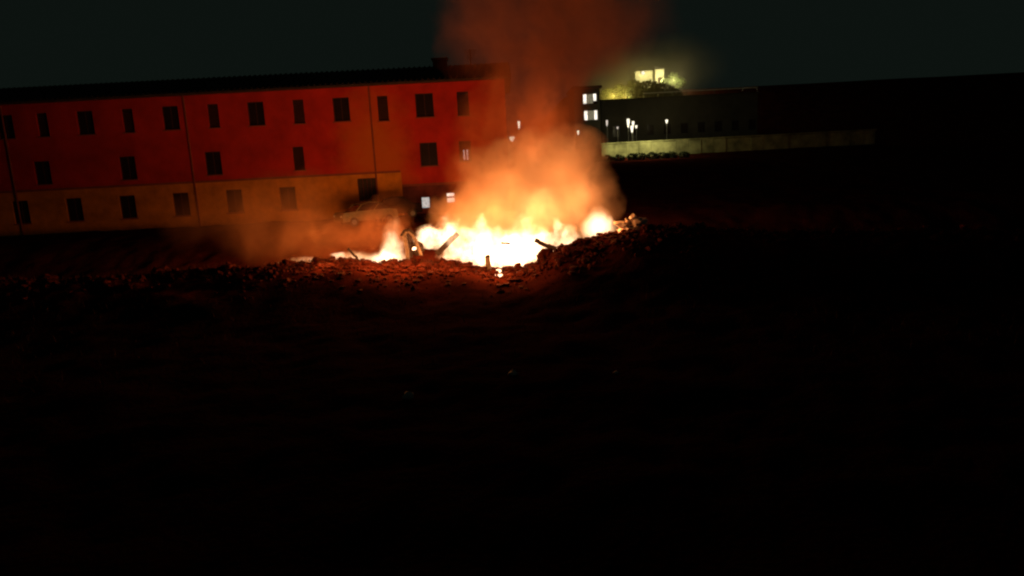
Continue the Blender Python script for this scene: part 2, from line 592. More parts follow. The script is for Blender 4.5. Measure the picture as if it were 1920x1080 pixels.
for i, (a, b, c, d) in enumerate(rects):
    y = Y1 + .15
    fr = MB().box((a, y, c), (a + .08, y + .08, d)).box((b - .08, y, c), (b, y + .08, d))
    fr.box((a + .08, y, c), (b - .08, y + .08, c + .08)).box((a + .08, y, d - .08), (b - .08, y + .08, d))
    s0, s1 = a + .54, b - .50
    fr.box((s0 - .03, y, c + .08), (s0 + .03, y + .08, d - .08)).box((s1 - .03, y, c + .08), (s1 + .03, y + .08, d - .08))
    w = obj("window", fr, M["night_wall"], tower)
    cut = .0 if i else .30
    tag(obj("curtain", MB().box((a + .08, y + .04, c + .08), (s0 - .03, y + .055, d - .08)), M["pane_white"], w), "bright white curtain")
    tag(obj("curtain", MB().box((s1 + .03, y + .04, c + .08 + cut), (b - .08, y + .055, d - .08)), M["pane_white"], w), "bright white curtain")
    obj("pane", MB().box((s0 + .03, y + .04, c + .08), (s1 - .03, y + .055, d - .08)), M["pane_green"], w)

# long dark building with flat roof
Y2 = 104.0
xa2, xb2 = P(1128, 230, Y2).x, P(1420, 230, Y2).x
zt2 = P(1170, 188, Y2).z
slab = thing("terrace_building", (xa2, Y2, zg), "long unlit building with flat roof behind the street lamps on the hillside", "house")
wins = []
for i in range(9):
    for zz in (zg + 1.7,):
        x = xa2 + 1.6 + i * 2.5
        wins.append((x, x + 1.1, zz, zz + 1.5))
mb = MB()
facade(mb, xa2, xb2, zg, zt2, wins, y=Y2)
mb.quad((xb2, Y2, zg), (xb2, Y2 + 9, zg), (xb2, Y2 + 9, zt2), (xb2, Y2, zt2))
mb.quad((xa2, Y2 + 9, zg), (xa2, Y2, zg), (xa2, Y2, zt2), (xa2, Y2 + 9, zt2))
obj("wall", mb, M["night_wall"], slab)
obj("roof", MB().box((xa2 - .2, Y2 - .2, zt2 + .002), (xb2 + .2, Y2 + 9, zt2 + .22)), M["roof"], slab)
for a, b, c, d in wins:
    w = obj("window", MB().box((a, Y2 + .14, c), (a + .07, Y2 + .2, d)).box((b - .07, Y2 + .14, c), (b, Y2 + .2, d)).box((a + .07, Y2 + .14, d - .07), (b - .07, Y2 + .2, d)).box((a + .07, Y2 + .14, c), (b - .07, Y2 + .2, c + .07)), M["dark_metal"], slab)
    obj("pane", MB().box((a + .07, Y2 + .16, c + .07), (b - .07, Y2 + .172, d - .07)), M["dark_glass"], w)
# railing along the roof edge
xr0 = P(1206, 182, Y2).x
zr = zt2 + .22
rail = thing("roof_railing", (xr0, Y2, zr), "pale metal railing along the flat roof edge under the dark tree", "railing")
mb = MB().box((xr0, Y2 - .05, zr + .55), (xb2, Y2 + .03, zr + .66))
obj("top_rail", mb, M["pale_metal"], rail)
n = 9
for i in range(n):
    x = xr0 + .1 + i * (xb2 - xr0 - .2) / (n - 1)
    obj("post", MB().box((x - .03, Y2 - .04, zr + .001), (x + .03, Y2 + .02, zr + .549)), M["dark_metal"], rail)

# retaining wall under the lamps
xw0, xw1 = P(1128, 280, 90).x, P(1640, 280, 90).x
rw = thing("retaining_wall", (xw0, 90, WALL_BASE - 1.0), "low grey green lamp lit retaining wall with a pale coping, right of the smoke", "wall")
n = 22
for i in range(n):
    a = xw0 + i * (xw1 - xw0) / n
    b = xw0 + (i + 1) * (xw1 - xw0) / n
    y = 90 + random.uniform(-.06, .06)
    mb = MB().box((a + .015, y, WALL_BASE - 1.0), (b - .015, 90.5, WALL_TOP - .12 + random.uniform(-.04, .04)))
    obj("panel", mb, M["lit_wall"], rw)
obj("coping", MB().box((xw0 - .1, 89.85, WALL_TOP - .07), (xw1 + .1, 90.6, WALL_TOP + .06)), M["lit_wall"], rw)


def leaf_cloud(rng, blobs, n, size):
    """n small leaf sprays spread through the given ellipsoids, as quads"""
    mb = MB()
    vol = np.array([b[1][0] * b[1][1] * b[1][2] for b in blobs])
    pick = rng.choice(len(blobs), n, p=vol / vol.sum())
    for k in pick:
        c, r = blobs[k]
        d = rng.normal(size=3)
        d /= np.linalg.norm(d)
        rad = rng.uniform(.45, 1.0) ** .5
        p = Vector((c[0] + d[0] * r[0] * rad, c[1] + d[1] * r[1] * rad, c[2] + d[2] * r[2] * rad))
        u = Vector(rng.normal(size=3)).normalized()
        v = u.cross(Vector(rng.normal(size=3))).normalized()
        s = size * rng.uniform(.6, 1.4)
        mb.quad(p - u * s, p + v * s * .45, p + u * s, p - v * s * .45)
    return mb


def tree(name, base, blobs, n, size, mat, label, cat, seed, group=None, trunk_r=.16):
    rng = np.random.default_rng(seed)
    t = thing(name, base, label, cat, group)
    b = Vector(base)
    top = max(blobs, key=lambda q: q[0][2])[0]
    mid = Vector((lerp(b.x, top[0], .4), lerp(b.y, top[1], .4), lerp(b.z, top[2], .45)))
    mb = MB().tube([b - Vector((0, 0, .3)), mid, top], [trunk_r, trunk_r * .7, trunk_r * .25], 7)
    for c, r in blobs:
        mb.tube([mid, (Vector(c) + mid) / 2 + Vector((0, 0, .1)), c], [trunk_r * .5, trunk_r * .35, trunk_r * .15], 5)
    obj("trunk", mb, M["bark"], t)
    obj("crown", leaf_cloud(rng, blobs, n, size), mat, t)
    return t


def px_blobs(lst, Y, depth=1.0):
    out = []
    for px, py, rx, ry in lst:
        p = P(px, py, Y)
        k = Y / FPX
        out.append(((p.x, p.y, p.z), (rx * k, max(rx, ry) * k * depth, ry * k)))
    return out


# dark round tree on the hill, lit shrubs below the lamps
B = px_blobs([(1195, 176, 22, 13), (1215, 166, 26, 14), (1240, 171, 26, 14), (1262, 178, 18, 12), (1225, 180, 40, 10)], 118)
tree("round_tree", (P(1222, 200, 118).x, 118, ground_z(P(1222, 200, 118).x, 118)), B, 2600, .28, M["foliage_dark"],
     "broad dark round topped tree on the hillside below the lit villa wall", "tree", 3)
for i, (px, py, rx, ry, lab) in enumerate([(1141, 177, 15, 13, "lit yellow green bush at the left end of the flat roof"),
                                           (1163, 172, 16, 17, "tallest lit yellow green bush behind the flat roof, in the middle of the row"),
                                           (1188, 166, 15, 20, "dim olive bush rising beside the round dark tree")]):
    B = px_blobs([(px, py, rx, ry * .8), (px - 6, py + 5, rx * .7, ry * .6), (px + 7, py + 4, rx * .7, ry * .6)], 122)
    x = P(px, py, 122).x
    tree("garden_bush", (x, 122, ground_z(x, 122)), B, 1500, .24, M["foliage"], lab, "bush", 20 + i, "lit bushes above the flat roof", .09)
B = px_blobs([(1238, 150, 30, 10), (1262, 140, 20, 13)], 140)
# the lit villa up the hill
Y3 = 134.0
v0, v1 = P(1191, 150, Y3).x, P(1224, 150, Y3).x
vz0 = ground_z((v0 + v1) / 2, Y3) - .5
vz1 = P(1205, 133, Y3).z
villa = thing("hill_house", (v0, Y3, vz0), "small villa on the hilltop with olive lit wall and one lamp under its eave", "house")
mb = MB().box((v0, Y3, vz0), (v1, Y3 + 5, vz1))
obj("wall", mb, M["villa_wall"], villa)
cxv = (v0 + v1) / 2
mb = MB()
mb.quad((v0 - .4, Y3 - .4, vz1), (v1 + .4, Y3 - .4, vz1), (cxv + .5, Y3 + 2.5, vz1 + 1.1), (cxv - .5, Y3 + 2.5, vz1 + 1.1))
mb.quad((v1 + .4, Y3 + 5.4, vz1), (v0 - .4, Y3 + 5.4, vz1), (cxv - .5, Y3 + 2.5, vz1 + 1.1), (cxv + .5, Y3 + 2.5, vz1 + 1.1))
mb.quad((v1 + .4, Y3 - .4, vz1), (v1 + .4, Y3 + 5.4, vz1), (cxv + .5, Y3 + 2.5, vz1 + 1.1))
mb.quad((v0 - .4, Y3 + 5.4, vz1), (v0 - .4, Y3 - .4, vz1), (cxv - .5, Y3 + 2.5, vz1 + 1.1))
obj("roof", mb, M["roof"], villa)
p = P(1206, 137, Y3 - .35)
wl = obj("wall_lamp", MB().lump(p, (.33, .2, .36), 2, .05), M["lamp_glow"], villa)
obj("lamp_bracket", MB().box((p.x - .04, p.y, p.z + .2), (p.x + .04, Y3 - .002, p.z + .28)), M["dark_metal"], villa)
g0, g1 = P(1227, 145, Y3).x, P(1243, 145, Y3).x
gz1 = P(1235, 131, Y3).z
gab = thing("gate_lodge", (g0, Y3, vz0), "narrow pale tower like house brightly lit on the hilltop", "house")
obj("wall", MB().box((g0, Y3 - 1, vz0), (g1, Y3 + 3, gz1)), M["villa_wall"], gab)
obj("roof", MB().quad((g0 - .2, Y3 - 1.2, gz1 + .5), (g1 + .2, Y3 - 1.2, gz1 + .03), (g1 + .2, Y3 + 3.2, gz1 + .03), (g0 - .2, Y3 + 3.2, gz1 + .5))
    .quad((g0 - .2, Y3 - 1.2, gz1 + .01), (g0 - .2, Y3 + 3.2, gz1 + .01), (g1 + .2, Y3 + 3.2, gz1 + .01), (g1 + .2, Y3 - 1.2, gz1 + .01))
    .quad((g0 - .2, Y3 - 1.2, gz1 + .01), (g1 + .2, Y3 - 1.2, gz1 + .01), (g1 + .2, Y3 - 1.2, gz1 + .03), (g0 - .2, Y3 - 1.2, gz1 + .5)), M["roof"], gab)
obj("door", MB().box(((g0 + g1) / 2 - .4, Y3 - 1.05, vz0 + .3), ((g0 + g1) / 2 + .4, Y3 - 1.003, vz0 + 2.2)), M["shutter"], gab)
B = px_blobs([(1252, 155, 12, 8), (1263, 148, 11, 11), (1274, 155, 12, 10)], 131)
tree("garden_bush", (P(1260, 170, 131).x, 131, ground_z(P(1260, 170, 131).x, 131)), B, 1300, .24, M["foliage"],
     "brightly lit pale yellow bush beside the narrow hilltop house", "bush", 41, "lit bushes above the flat roof", .09)


def spot(name, loc, power, color, radius=.15):
    l = bpy.data.lights.new(name, 'POINT')
    l.energy = power
    l.color = color
    l.shadow_soft_size = radius
    o = bpy.data.objects.new(name, l)
    o.location = loc
    col.objects.link(o)
    return o


WARM = (1.0, .88, .42)


def street_lamp(px, py, Y, hh, label, power=0, bright=True, ww=.16, group="street lamps along the hillside road"):
    p = P(px, py, Y)
    g = ground_z(p.x, Y)
    t = thing("street_lamp", (p.x, Y, g), label, "street lamp", group)
    obj("pole", MB().tube([(p.x, Y, g - .2), (p.x, Y, p.z - hh / 2)], [.06, .04], 7), M["metal"], t)
    mb = MB().tube([(p.x, Y, p.z - hh / 2 + .002), (p.x, Y, p.z + hh * .25), (p.x, Y, p.z + hh / 2)], [ww * .35, ww, ww * .9], 8)
    obj("lantern", mb, M["lamp_glow"] if bright else M["lamp_dim"], t)
    obj("cap", MB().tube([(p.x, Y, p.z + hh / 2 + .002), (p.x, Y, p.z + hh / 2 + .12)], [ww * 1.15, ww * .3], 8), M["dark_metal"], t)
    if power:
        o = spot("lamp_light", p + Vector((0, -.5, -hh * .2)), power, WARM)
    return t


street_lamp(1178, 231, 97, 1.15, "tallest bright lamp of the cluster right of the block", 90, ww=.19)
street_lamp(1187, 233, 99, .8, "bright lamp second in the cluster, upper of the close pair", 0, ww=.17)
street_lamp(1185, 242, 95, .9, "lowest bright lamp of the close cluster, tapering downward", 70, ww=.19)
street_lamp(1193, 238, 100, .4, "small lamp at the right edge of the close cluster", 0, ww=.16)
street_lamp(1138, 231, 97, .8, "dim slim lamp next to the block with two lit windows", 0, False, .13)
street_lamp(1158, 240, 95, .3, "dim lamp on a visible thin pole above the lit retaining wall", 0, False, .13)
street_lamp(1250, 228, 97, .5, "lone lamp at the far right above the retaining wall", 30, ww=.17)
street_lamp(973, 234, 97, 1.0, "lamp seen through the smoke above the broad lower one", 0, ww=.17)
street_lamp(960, 261, 95, .6, "broad bright lamp low beside the red house end", 0, ww=.36)
street_lamp(1084, 249, 95, .6, "lamp glimmering through the right edge of the smoke", 0, ww=.15)
# lamps the picture shows lighting the wall, the bushes and the villa
for px in (1150, 1185, 1215, 1245):
    q = P(px, 262, 87.6)
    spot("wall_light", q, 170, (1.0, .86, .40))
q = P(1150, 180, 118)
spot("garden_light", q, 1100, (1.0, .80, .20))
spot("garden_light", P(1172, 182, 118), 600, (1.0, .80, .20))
spot("villa_light", P(1206, 138, Y3 - 1.2), 130, WARM)
spot("villa_light", P(1240, 150, Y3 - 3), 620, (1.0, .93, .5))
spot("villa_light", P(1262, 150, Y3 - 5.5), 1700, (1.0, .93, .5))

# dark shrubs along the foot of the retaining wall
rng = np.random.default_rng(5)
ORD = "first second third fourth fifth sixth seventh eighth ninth tenth".split()
for i, px in enumerate(range(1120, 1300, 20)):
    p = P(px + rng.uniform(-4, 4), 299 + rng.uniform(-2, 3), 87)
    r = rng.uniform(.5, .9)
    g = ground_z(p.x, 87)
    B = [((p.x, 87, g + .35), (r, .6, .45)), ((p.x + .5, 87, g + .28), (r * .6, .5, .38))]
    tree("low_shrub", (p.x, 87, g), B, 260, .16, M["foliage_dark"], f"{ORD[i]} low dark shrub from the left along the foot of the lit retaining wall", "shrub", 60 + i, "dark shrubs along the wall foot", .04)


# ------------------------------------------------------------------ parked cars by the house
def car(name, cx, cy, yaw, body_mat, label):
    g = ground_z(cx, cy)
    t = thing(name, (cx, cy, g), label, "car", "cars parked by the house")
    Mx = Matrix.Translation((cx, cy, g)) @ Matrix.Rotation(yaw, 4, 'Z')

    def X(p):
        return Mx @ Vector(p)
    prof = [(-2.0, .35), (-2.05, .75), (-1.9, .95), (-1.0, 1.0), (-.4, 1.0), (1.3, 1.02), (1.95, .95), (2.05, .6), (2.0, .35)]
    body = MB()
    W2 = .82

    def prism(mb, prof, w0, w1=None):
        w1 = w1 or [w0] * len(prof)
        n = len(prof)
        base = len(mb.v)
        for s in (-1, 1):
            for (x, z), w in zip(prof, w1):
                mb.v.append(tuple(X((x, s * w, z))))
        mb.f.append(tuple(base + i for i in range(n)))
        mb.f.append(tuple(base + n + i for i in range(n))[::-1])
        for i in range(n):
            j = (i + 1) % n
            mb.f.append((base + i, base + n + i, base + n + j, base + j))
    prism(body, prof, W2)
    obj("body", body, body_mat, t)
    cab = MB()
    prism(cab, [(-1.15, 1.003), (-.55, 1.40), (.0, 1.52), (.8, 1.48), (1.45, 1.025)], .7, [.78, .66, .62, .62, .76])
    obj("cabin", cab, M["dark_glass"], t)
    rf = MB()
    prism(rf, [(-.62, 1.41), (0, 1.535), (.82, 1.495), (1.0, 1.40), (.8, 1.52), (0, 1.57), (-.6, 1.44)], .66)
    obj("roof_panel", rf, body_mat, t)
    for s in (-1, 1):
        for x in (-1.25, 1.3):
            wh = MB().tube([X((x, s * .66, .31)), X((x, s * .85, .31))], .31, 16)
            w = obj("wheel", wh, M["tyre"], t)
            obj("rim", MB().tube([X((x, s * .855, .31)), X((x, s * .87, .31))], .18, 12), M["metal"], w)
        obj("headlight", MB().lump(X((-2.0, s * .6, .72)), (.12, .12, .09), 1, 0), M["pale_metal"], t)
        for x0, x1 in ((-1.02, -1.08), (.25, .25)):
            obj("pillar", MB().tube([X((x0, s * .775, 1.01)), X((x0 + .45, s * .66, 1.42))], .035, 6), body_mat, t)
    return t


p = P(686, 398, 48)
c1 = car("parked_car", p.x, 48, R(35), M["pale_paint"], "dull pale small car with rounded roof half hidden by the left smoke")
c2p = P(738, 398, 51)
c2 = car("parked_car", c2p.x, 51.2, R(12), M["dark_paint"], "dark car standing in front of the ochre wall, right of the pale one")

# ------------------------------------------------------------------ fire and smoke
def blob_material(name, blobs, kind, gain=1.0, nscale=1.2, namp=.6, warp=.5, wscale=.8, color=(1, .40, .10), density=.25, stretch=.55, core=(1, .62, .34), hot=.9):
    """A volume: soft ellipsoids pulled out of shape by noise, then torn by a finer noise."""
    m, nt, out = new_mat(name)
    N, L = nt.nodes, nt.links

    def math_(op, a, b=None, c=None, clamp=False):
        n = N.new("ShaderNodeMath")
        n.operation = op
        n.use_clamp = clamp
        for i, x in enumerate((a, b, c)):
            if x is None:
                continue
            if isinstance(x, (int, float)):
                n.inputs[i].default_value = x
            else:
                L.new(x, n.inputs[i])
        return n.outputs[0]

    def vec(op, a, b):
        n = N.new("ShaderNodeVectorMath")
        n.operation = op
        for i, x in enumerate((a, b)):
            if isinstance(x, (tuple, Vector)):
                n.inputs[i].default_value = x
            else:
                L.new(x, n.inputs[i])
        return n

    tc = N.new("ShaderNodeTexCoord").outputs["Object"]
    wn_ = N.new("ShaderNodeTexNoise")
    wn_.inputs["Scale"].default_value = wscale
    wn_.inputs["Detail"].default_value = 3
    wn_.inputs["Roughness"].default_value = .6
    L.new(tc, wn_.inputs["Vector"])
    w1 = vec('SUBTRACT', wn_.outputs["Color"], (.5, .5, .5)).outputs[0]
    w2 = vec('MULTIPLY', w1, (warp * 3, warp * 3, warp * 3.6)).outputs[0]
    pos = vec('ADD', tc, w2).outputs[0]
    total = None
    for (c, r, w) in blobs:
        d = vec('DIVIDE', vec('SUBTRACT', pos, tuple(c)).outputs[0], tuple(r)).outputs[0]
        q = vec('DOT_PRODUCT', d, d).outputs["Value"]
        a = math_('MAXIMUM', math_('MULTIPLY_ADD', q, -w, w), 0.0)
        total = a if total is None else math_('ADD', total, a)
    mp = N.new("ShaderNodeMapping")
    mp.inputs["Scale"].default_value = (nscale, nscale, nscale * stretch)
    L.new(pos, mp.inputs["Vector"])
    nz = N.new("ShaderNodeTexNoise")
    nz.inputs["Scale"].default_value = 1.0
    nz.inputs["Detail"].default_value = 4.0
    nz.inputs["Roughness"].default_value = .58
    L.new(mp.outputs["Vector"], nz.inputs["Vector"])
    mr = N.new("ShaderNodeMapRange")
    mr.inputs["From Min"].default_value = .30
    mr.inputs["From Max"].default_value = .70
    mr.inputs["To Min"].default_value = 1 - namp
    mr.inputs["To Max"].default_value = 1 + namp
    L.new(nz.outputs["Fac"], mr.inputs["Value"])
    d = math_('MULTIPLY', total, math_('MAXIMUM', mr.outputs["Result"], 0.0))
    g = math_('MULTIPLY', d, gain if kind == "flame" else density)
    if kind == "flame":
        e = N.new("ShaderNodeEmission")
        rp = N.new("ShaderNodeValToRGB")         # hotter where it is denser
        rp.color_ramp.elements[0].position = .05
        rp.color_ramp.elements[1].position = hot
        rp.color_ramp.elements[0].color = (*color, 1)
        rp.color_ramp.elements[1].color = (*core, 1)
        L.new(d, rp.inputs["Fac"])
        L.new(rp.outputs["Color"], e.inputs["Color"])
        L.new(g, e.inputs["Strength"])
        L.new(e.outputs["Emission"], out.inputs["Volume"])
    else:
        v = N.new("ShaderNodeVolumePrincipled")
        v.inputs["Color"].default_value = (*color, 1)
        v.inputs["Anisotropy"].default_value = .1
        L.new(g, v.inputs["Density"])
        L.new(v.outputs["Volume"], out.inputs["Volume"])
    return m


def hull_mesh(name, blobs, grow=1.0, voxel=None):
    """one closed skin around all blobs"""
    mb = MB()
    for i, (c, r, w) in enumerate(blobs):
        mb.lump(c, (r[0] * grow, r[1] * grow, r[2] * grow), 3, .0)
    me = bpy.data.meshes.new(name)
    me.from_pydata(mb.v, [], mb.f)
    tmp = bpy.data.objects.new("tmp_hull", me)
    col.objects.link(tmp)
    md = tmp.modifiers.new("remesh", 'REMESH')
    md.mode = 'VOXEL'
    md.voxel_size = voxel or max(.08, min(min(b[1]) for b in blobs) * .22)
    dg = bpy.context.evaluated_depsgraph_get()
    dg.update()
    out = bpy.data.meshes.new_from_object(tmp.evaluated_get(dg))
    out.name = name
    bpy.data.objects.remove(tmp)
    bpy.data.meshes.remove(me)
    return out


def px_vol(lst, Y, origin, depth=.75):
    out = []
    for e in lst:
        px, py, rx, ry, w = e[:5]
        yy = e[5] if len(e) > 5 else Y
        p = P(px, py, yy) - origin
        k = yy / FPX
        out.append((tuple(p), (rx * k, max(.45, min(rx, ry * 2.0) * k * depth), ry * k), w))
    return out


def volume_thing(name, lst, Y, kind, label, cat, depth=.75, group=None, step=None, **kw):
    o0 = P(lst[0][0], lst[0][1], Y)
    blobs = px_vol(lst, Y, o0, depth)
    me = hull_mesh(name, blobs, 1.12)
    me.materials.clear()
    m = blob_material(name, blobs, kind, **kw)
    me.materials.append(m)
    o = link(name, me, None, o0)
    if kind == "smoke":
        tag(o, label, None, group, "stuff")
    else:
        tag(o, label, cat, group)
    return o


FL = dict(kind="flame", gain=1.9, nscale=1.35, namp=1.15, warp=.6, wscale=1.0, color=(1, .36, .09))
volume_thing("flame", [(812, 443, 40, 22, 1.6), (842, 432, 30, 28, 1.1), (868, 456, 50, 38, 1.0), (905, 440, 40, 34, .5), (930, 468, 64, 40, 1.1),
                       (985, 448, 48, 42, .9), (965, 484, 76, 32, 1.4), (880, 482, 64, 20, 1.1), (1020, 462, 44, 26, 1.1), (1056, 446, 38, 24, .9), (842, 420, 11, 26, 1.0), (905, 424, 13, 24, .9), (985, 424, 14, 28, 1.0), (1040, 428, 12, 22, .9)],
             37.8, label="broad white hot blaze across the middle of the rubbish heap", cat="fire", **FL)
volume_thing("flame", [(1122, 428, 38, 32, 1.4), (1124, 416, 28, 32, .8)], 36.8, label="round white hot fireball at the right end of the heap", cat="fire", **{**FL, "namp": .4, "warp": .2})
volume_thing("flame", [(735, 466, 26, 36, 1.3), (725, 485, 52, 16, 1.2), (738, 440, 24, 40, .35), (685, 484, 60, 15, .6)], 36.9,
             label="small upright flame beside the charred bent furniture", cat="fire", **{**FL, "warp": .25})
volume_thing("flame", [(1012, 405, 52, 62, .34), (955, 420, 60, 40, .14), (1080, 420, 45, 35, .12), (885, 425, 60, 36, .14), (1040, 360, 80, 70, .06), (950, 370, 70, 55, .05), (1095, 385, 50, 50, .06)], 39.5,
             label="tall thin yellow flames licking up into the smoke behind the main blaze", cat="fire", **{**FL, "gain": 1.7, "namp": .5, "color": (1, .40, .12), "core": (1, .62, .18)})
SL = {**FL, "color": (1, .32, .07)}
volume_thing("flame", [(650, 486, 46, 13, .7), (610, 491, 40, 12, .55), (560, 497, 46, 14, .5)], 37.4,
             label="low broken strip of orange fire running along the heap left of the small upright flame", cat="fire", **SL)


def fire_and_fill_light(px, py, Y, power, radius=.5, color=FIRE_LIGHT):
    return spot("fire_and_fill_light", P(px, py, Y), power, color, radius)


SMOKE_FILL = (1.0, .42, .16)      # colour of the lamps added inside the smoke to brighten it
for a in [(860, 410, 39.8, 210), (930, 395, 40.8, 220), (1000, 385, 41.2, 260), (1070, 390, 40.8, 210), (960, 335, 42.0, 330), (1050, 325, 41.6, 400), (1095, 365, 40.6, 260),
          (1000, 285, 42.0, 260), (1075, 290, 42.2, 200), (900, 375, 42.0, 200), (1020, 215, 42.2, 90)]:
    fire_and_fill_light(*a, 1.2, SMOKE_FILL)
for a in [(850, 425, 38.4, 350), (940, 420, 38.8, 400), (1060, 415, 38.6, 250), (1140, 412, 36.3, 220), (735, 440, 38.4, 1100), (600, 450, 38.8, 1700), (560, 480, 38.2, 150),
          (795, 470, 36.6, 45),
          (700, 472, 34.2, 300), (770, 472, 34.0, 320), (850, 472, 33.8, 320), (930, 482, 33.6, 320), (610, 478, 34.4, 170)]:  # row of fill lamps added ahead of the crest to redden the slope
    fire_and_fill_light(*a)

SM = dict(kind="smoke", nscale=.55, namp=.75, warp=1.1, wscale=.32, stretch=.8)
volume_thing("smoke", [(960, 375, 120, 80, 1.3), (1060, 350, 105, 100, 1.4), (1030, 305, 115, 70, 1.3), (1085, 295, 60, 55, .9), (1115, 375, 56, 62, 1.3), (875, 395, 85, 50, 1.1), (935, 320, 90, 58, 1.1)],
             41.5, label="dense peach orange smoke billowing low over the burning heap", cat="smoke", color=(.90, .62, .40), density=.55, **{**SM, "warp": 1.0, "nscale": .75, "namp": 1.0})
volume_thing("smoke", [(900, 300, 70, 95, .7), (930, 215, 75, 100, .6), (1010, 240, 110, 100, .75), (1020, 140, 110, 110, .50), (950, 50, 140, 110, .30), (1085, 60, 140, 120, .30),
                       (1130, 10, 150, 130, .18), (1010, -70, 200, 110, .3)],
             42.5, label="thin dark red smoke column rising above the peach orange smoke", cat="smoke", color=(.84, .31, .13), density=.40, **{**SM, "warp": 1.5, "namp": .85})
volume_thing("smoke", [(1195, 160, 120, 62, .8), (1190, 225, 120, 60, .5), (1240, 140, 90, 50, .8)], 118, depth=3.0, label="thin smoky air glowing round the lamps on the hillside", cat="smoke",
             color=(.85, .75, .5), density=.014, **{**SM, "warp": 3.0, "wscale": .08, "nscale": .12})
volume_thing("smoke", [(715, 418, 70, 50, .8), (690, 440, 90, 36, 1.0), (745, 405, 45, 55, .6), (735, 440, 40, 40, .6)], 40.5, label="low smoke drifting off the small left flame", cat="smoke",
             color=(.50, .24, .13), density=.14, **{**SM, "warp": 1.0, "wscale": .7, "nscale": 1.0, "namp": .9})
volume_thing("smoke", [(600, 440, 110, 60, .6), (500, 440, 100, 60, .6), (420, 410, 120, 70, .4), (540, 380, 110, 70, .35)], 42, label="thin brown smoke drifting off the low fire strip at the left", cat="smoke",
             color=(.80, .42, .22), density=.16, **SM)

# ------------------------------------------------------------------ rubble, clods and burnt things on the heap
rng = np.random.default_rng(11)
clods = [(1026, 484, 17, 16, "largest dark clod on the crest, where the heap begins to rise"), (1048, 478, 15, 10, "squat dark clod just right of the largest clod"), (1090, 455, 14, 8, "dark jagged lump silhouetted left of the round fireball"),
         (972, 500, 7, 8, "small pointed stone against the lower edge of the main blaze"), (1070, 468, 18, 9, "low broad clod on the rising crest"), (903, 497, 7, 5, "small dark stone next to the upright post"),
         (1105, 452, 12, 6, "flat dark clod below the round fireball"), (1150, 441, 12, 6, "flat reddish clod right under the fireball's right edge"), (868, 499, 13, 5, "long flat clod left of the upright post"),
         (1225, 430, 12, 7, "dark clod right of the pale crumpled sheet"), (800, 496, 12, 5, "low clod between the charred furniture and the main blaze"), (690, 494, 10, 6, "dark lump below the small left flame")]
for i, (px, py, rx, rz, lab) in enumerate(clods):
    Y = 35.7
    p = P(px, py, Y)
    k = Y / FPX
    g = ground_z(p.x, Y)
    zc = min(p.z, g + rz * k * .7)
    mb = MB().lump((p.x, Y, zc), (rx * k, rx * k * .9, rz * k * 1.15), 3, .45, i * 3.3, 1.5)
    tag(obj("earth_clod", mb, M["clod"], origin=(p.x, Y, g), smooth=False), lab, "clod", "clods of earth on the crest of the heap")
mb = MB()
for i in range(3400):
    x = rng.uniform(-13, 9.5) if i < 1400 else rng.uniform(-28, 28)
    y = rng.normal(34.8, 1.6) if i < 1400 else rng.normal(35.2, 1.1)
    s = abs(rng.normal(0, .07)) + .03
    mb.lump((x, y, ground_z(x, y) + s * .3), (s * rng.uniform(.7, 1.5), s * rng.uniform(.7, 1.5), s * rng.uniform(.5, 1.0)), 1, .5, rng.uniform(0, 50))
tag(obj("rubble", mb, M["clod"]), "small lumps of earth and rubble strewn over the front of the heap", kind="stuff")
# dry weeds and litter stalks on the heap front
mb = MB()
for i in range(5200):
    x = rng.uniform(-28, 28)
    y = rng.uniform(20, 36.5) if i < 2600 else rng.normal(35.8, .5)
    z = ground_z(x, y)
    h = rng.uniform(.08, .38)
    a = rng.uniform(0, 6.28)
    dx, dy = math.cos(a) * .015, math.sin(a) * .015
    lx, ly = rng.normal(0, .1, 2)
    mb.quad((x - dx, y - dy, z - .03), (x + dx, y + dy, z - .03), (x + lx, y + ly, z + h))
tag(obj("dry_weeds", mb, M["dry_stalk"]), "sparse dry stalks on the dark slope in front of the fire", kind="stuff")

for i, (px, py, r, lab) in enumerate([(90, 528, 16, "clod at the far left end of the low ridge"), (300, 514, 14, "rounded clod on the dark ridge left of the low fire strip"), (430, 509, 11, "small clod beyond the left tip of the low fire strip"),
                                      (540, 500, 13, "clod in front of the low fire strip"), (1310, 430, 13, "clod on the dark ridge well right of the crumpled sheet"), (1480, 438, 15, "lone dark clod on the far right part of the ridge")]):
    Y = 35.7
    p = P(px, py, Y)
    k = Y / FPX
    g = ground_z(p.x, Y)
    tag(obj("earth_clod", MB().lump((p.x, Y, g + r * k * .25), (r * k, r * k * .9, r * k * .7), 3, .5, 40 + i * 2.7, 1.6), M["clod"], origin=(p.x, Y, g)), lab, "clod", "clods of earth on the side ridges")

# pale crumpled sheet at the right end
p = P(1189, 422, 36.2)
k = 36.2 / FPX
g = ground_z(p.x, 36.2)
mb = MB().lump((p.x, 36.2, g + .22), (25 * k, .55, 17 * k), 4, .75, 5.1, 2.2)
sheet = tag(obj("crumpled_sheet", mb, M["plastic_sheet"], origin=(p.x, 36.2, g)), "pale crumpled sheet lying on the crest right of the round fireball", "sheet")
q = P(1173, 428, 36.0)
obj("torn_flap", MB().quad((q.x - .22, 35.95, g - .02), (q.x + .35, 35.9, g + .02), (q.x + .45, 36.1, g + .32), (q.x + .05, 36.05, g + .26)).quad((q.x - .22, 35.95, g - .02), (q.x + .05, 36.05, g + .26), (q.x - .1, 36.3, g + .05)), M["plastic_sheet"], sheet)

# charred bent frame between the blazes
Yf = 36.6
c = P(768, 470, Yf)
g = ground_z(c.x, Yf)
fr = thing("burnt_furniture", (c.x, Yf, g), "charred bent remains of furniture standing between the small flame and the main blaze", "furniture")


def FP(px, py, dy=0.0):
    return P(px, py, Yf + dy)


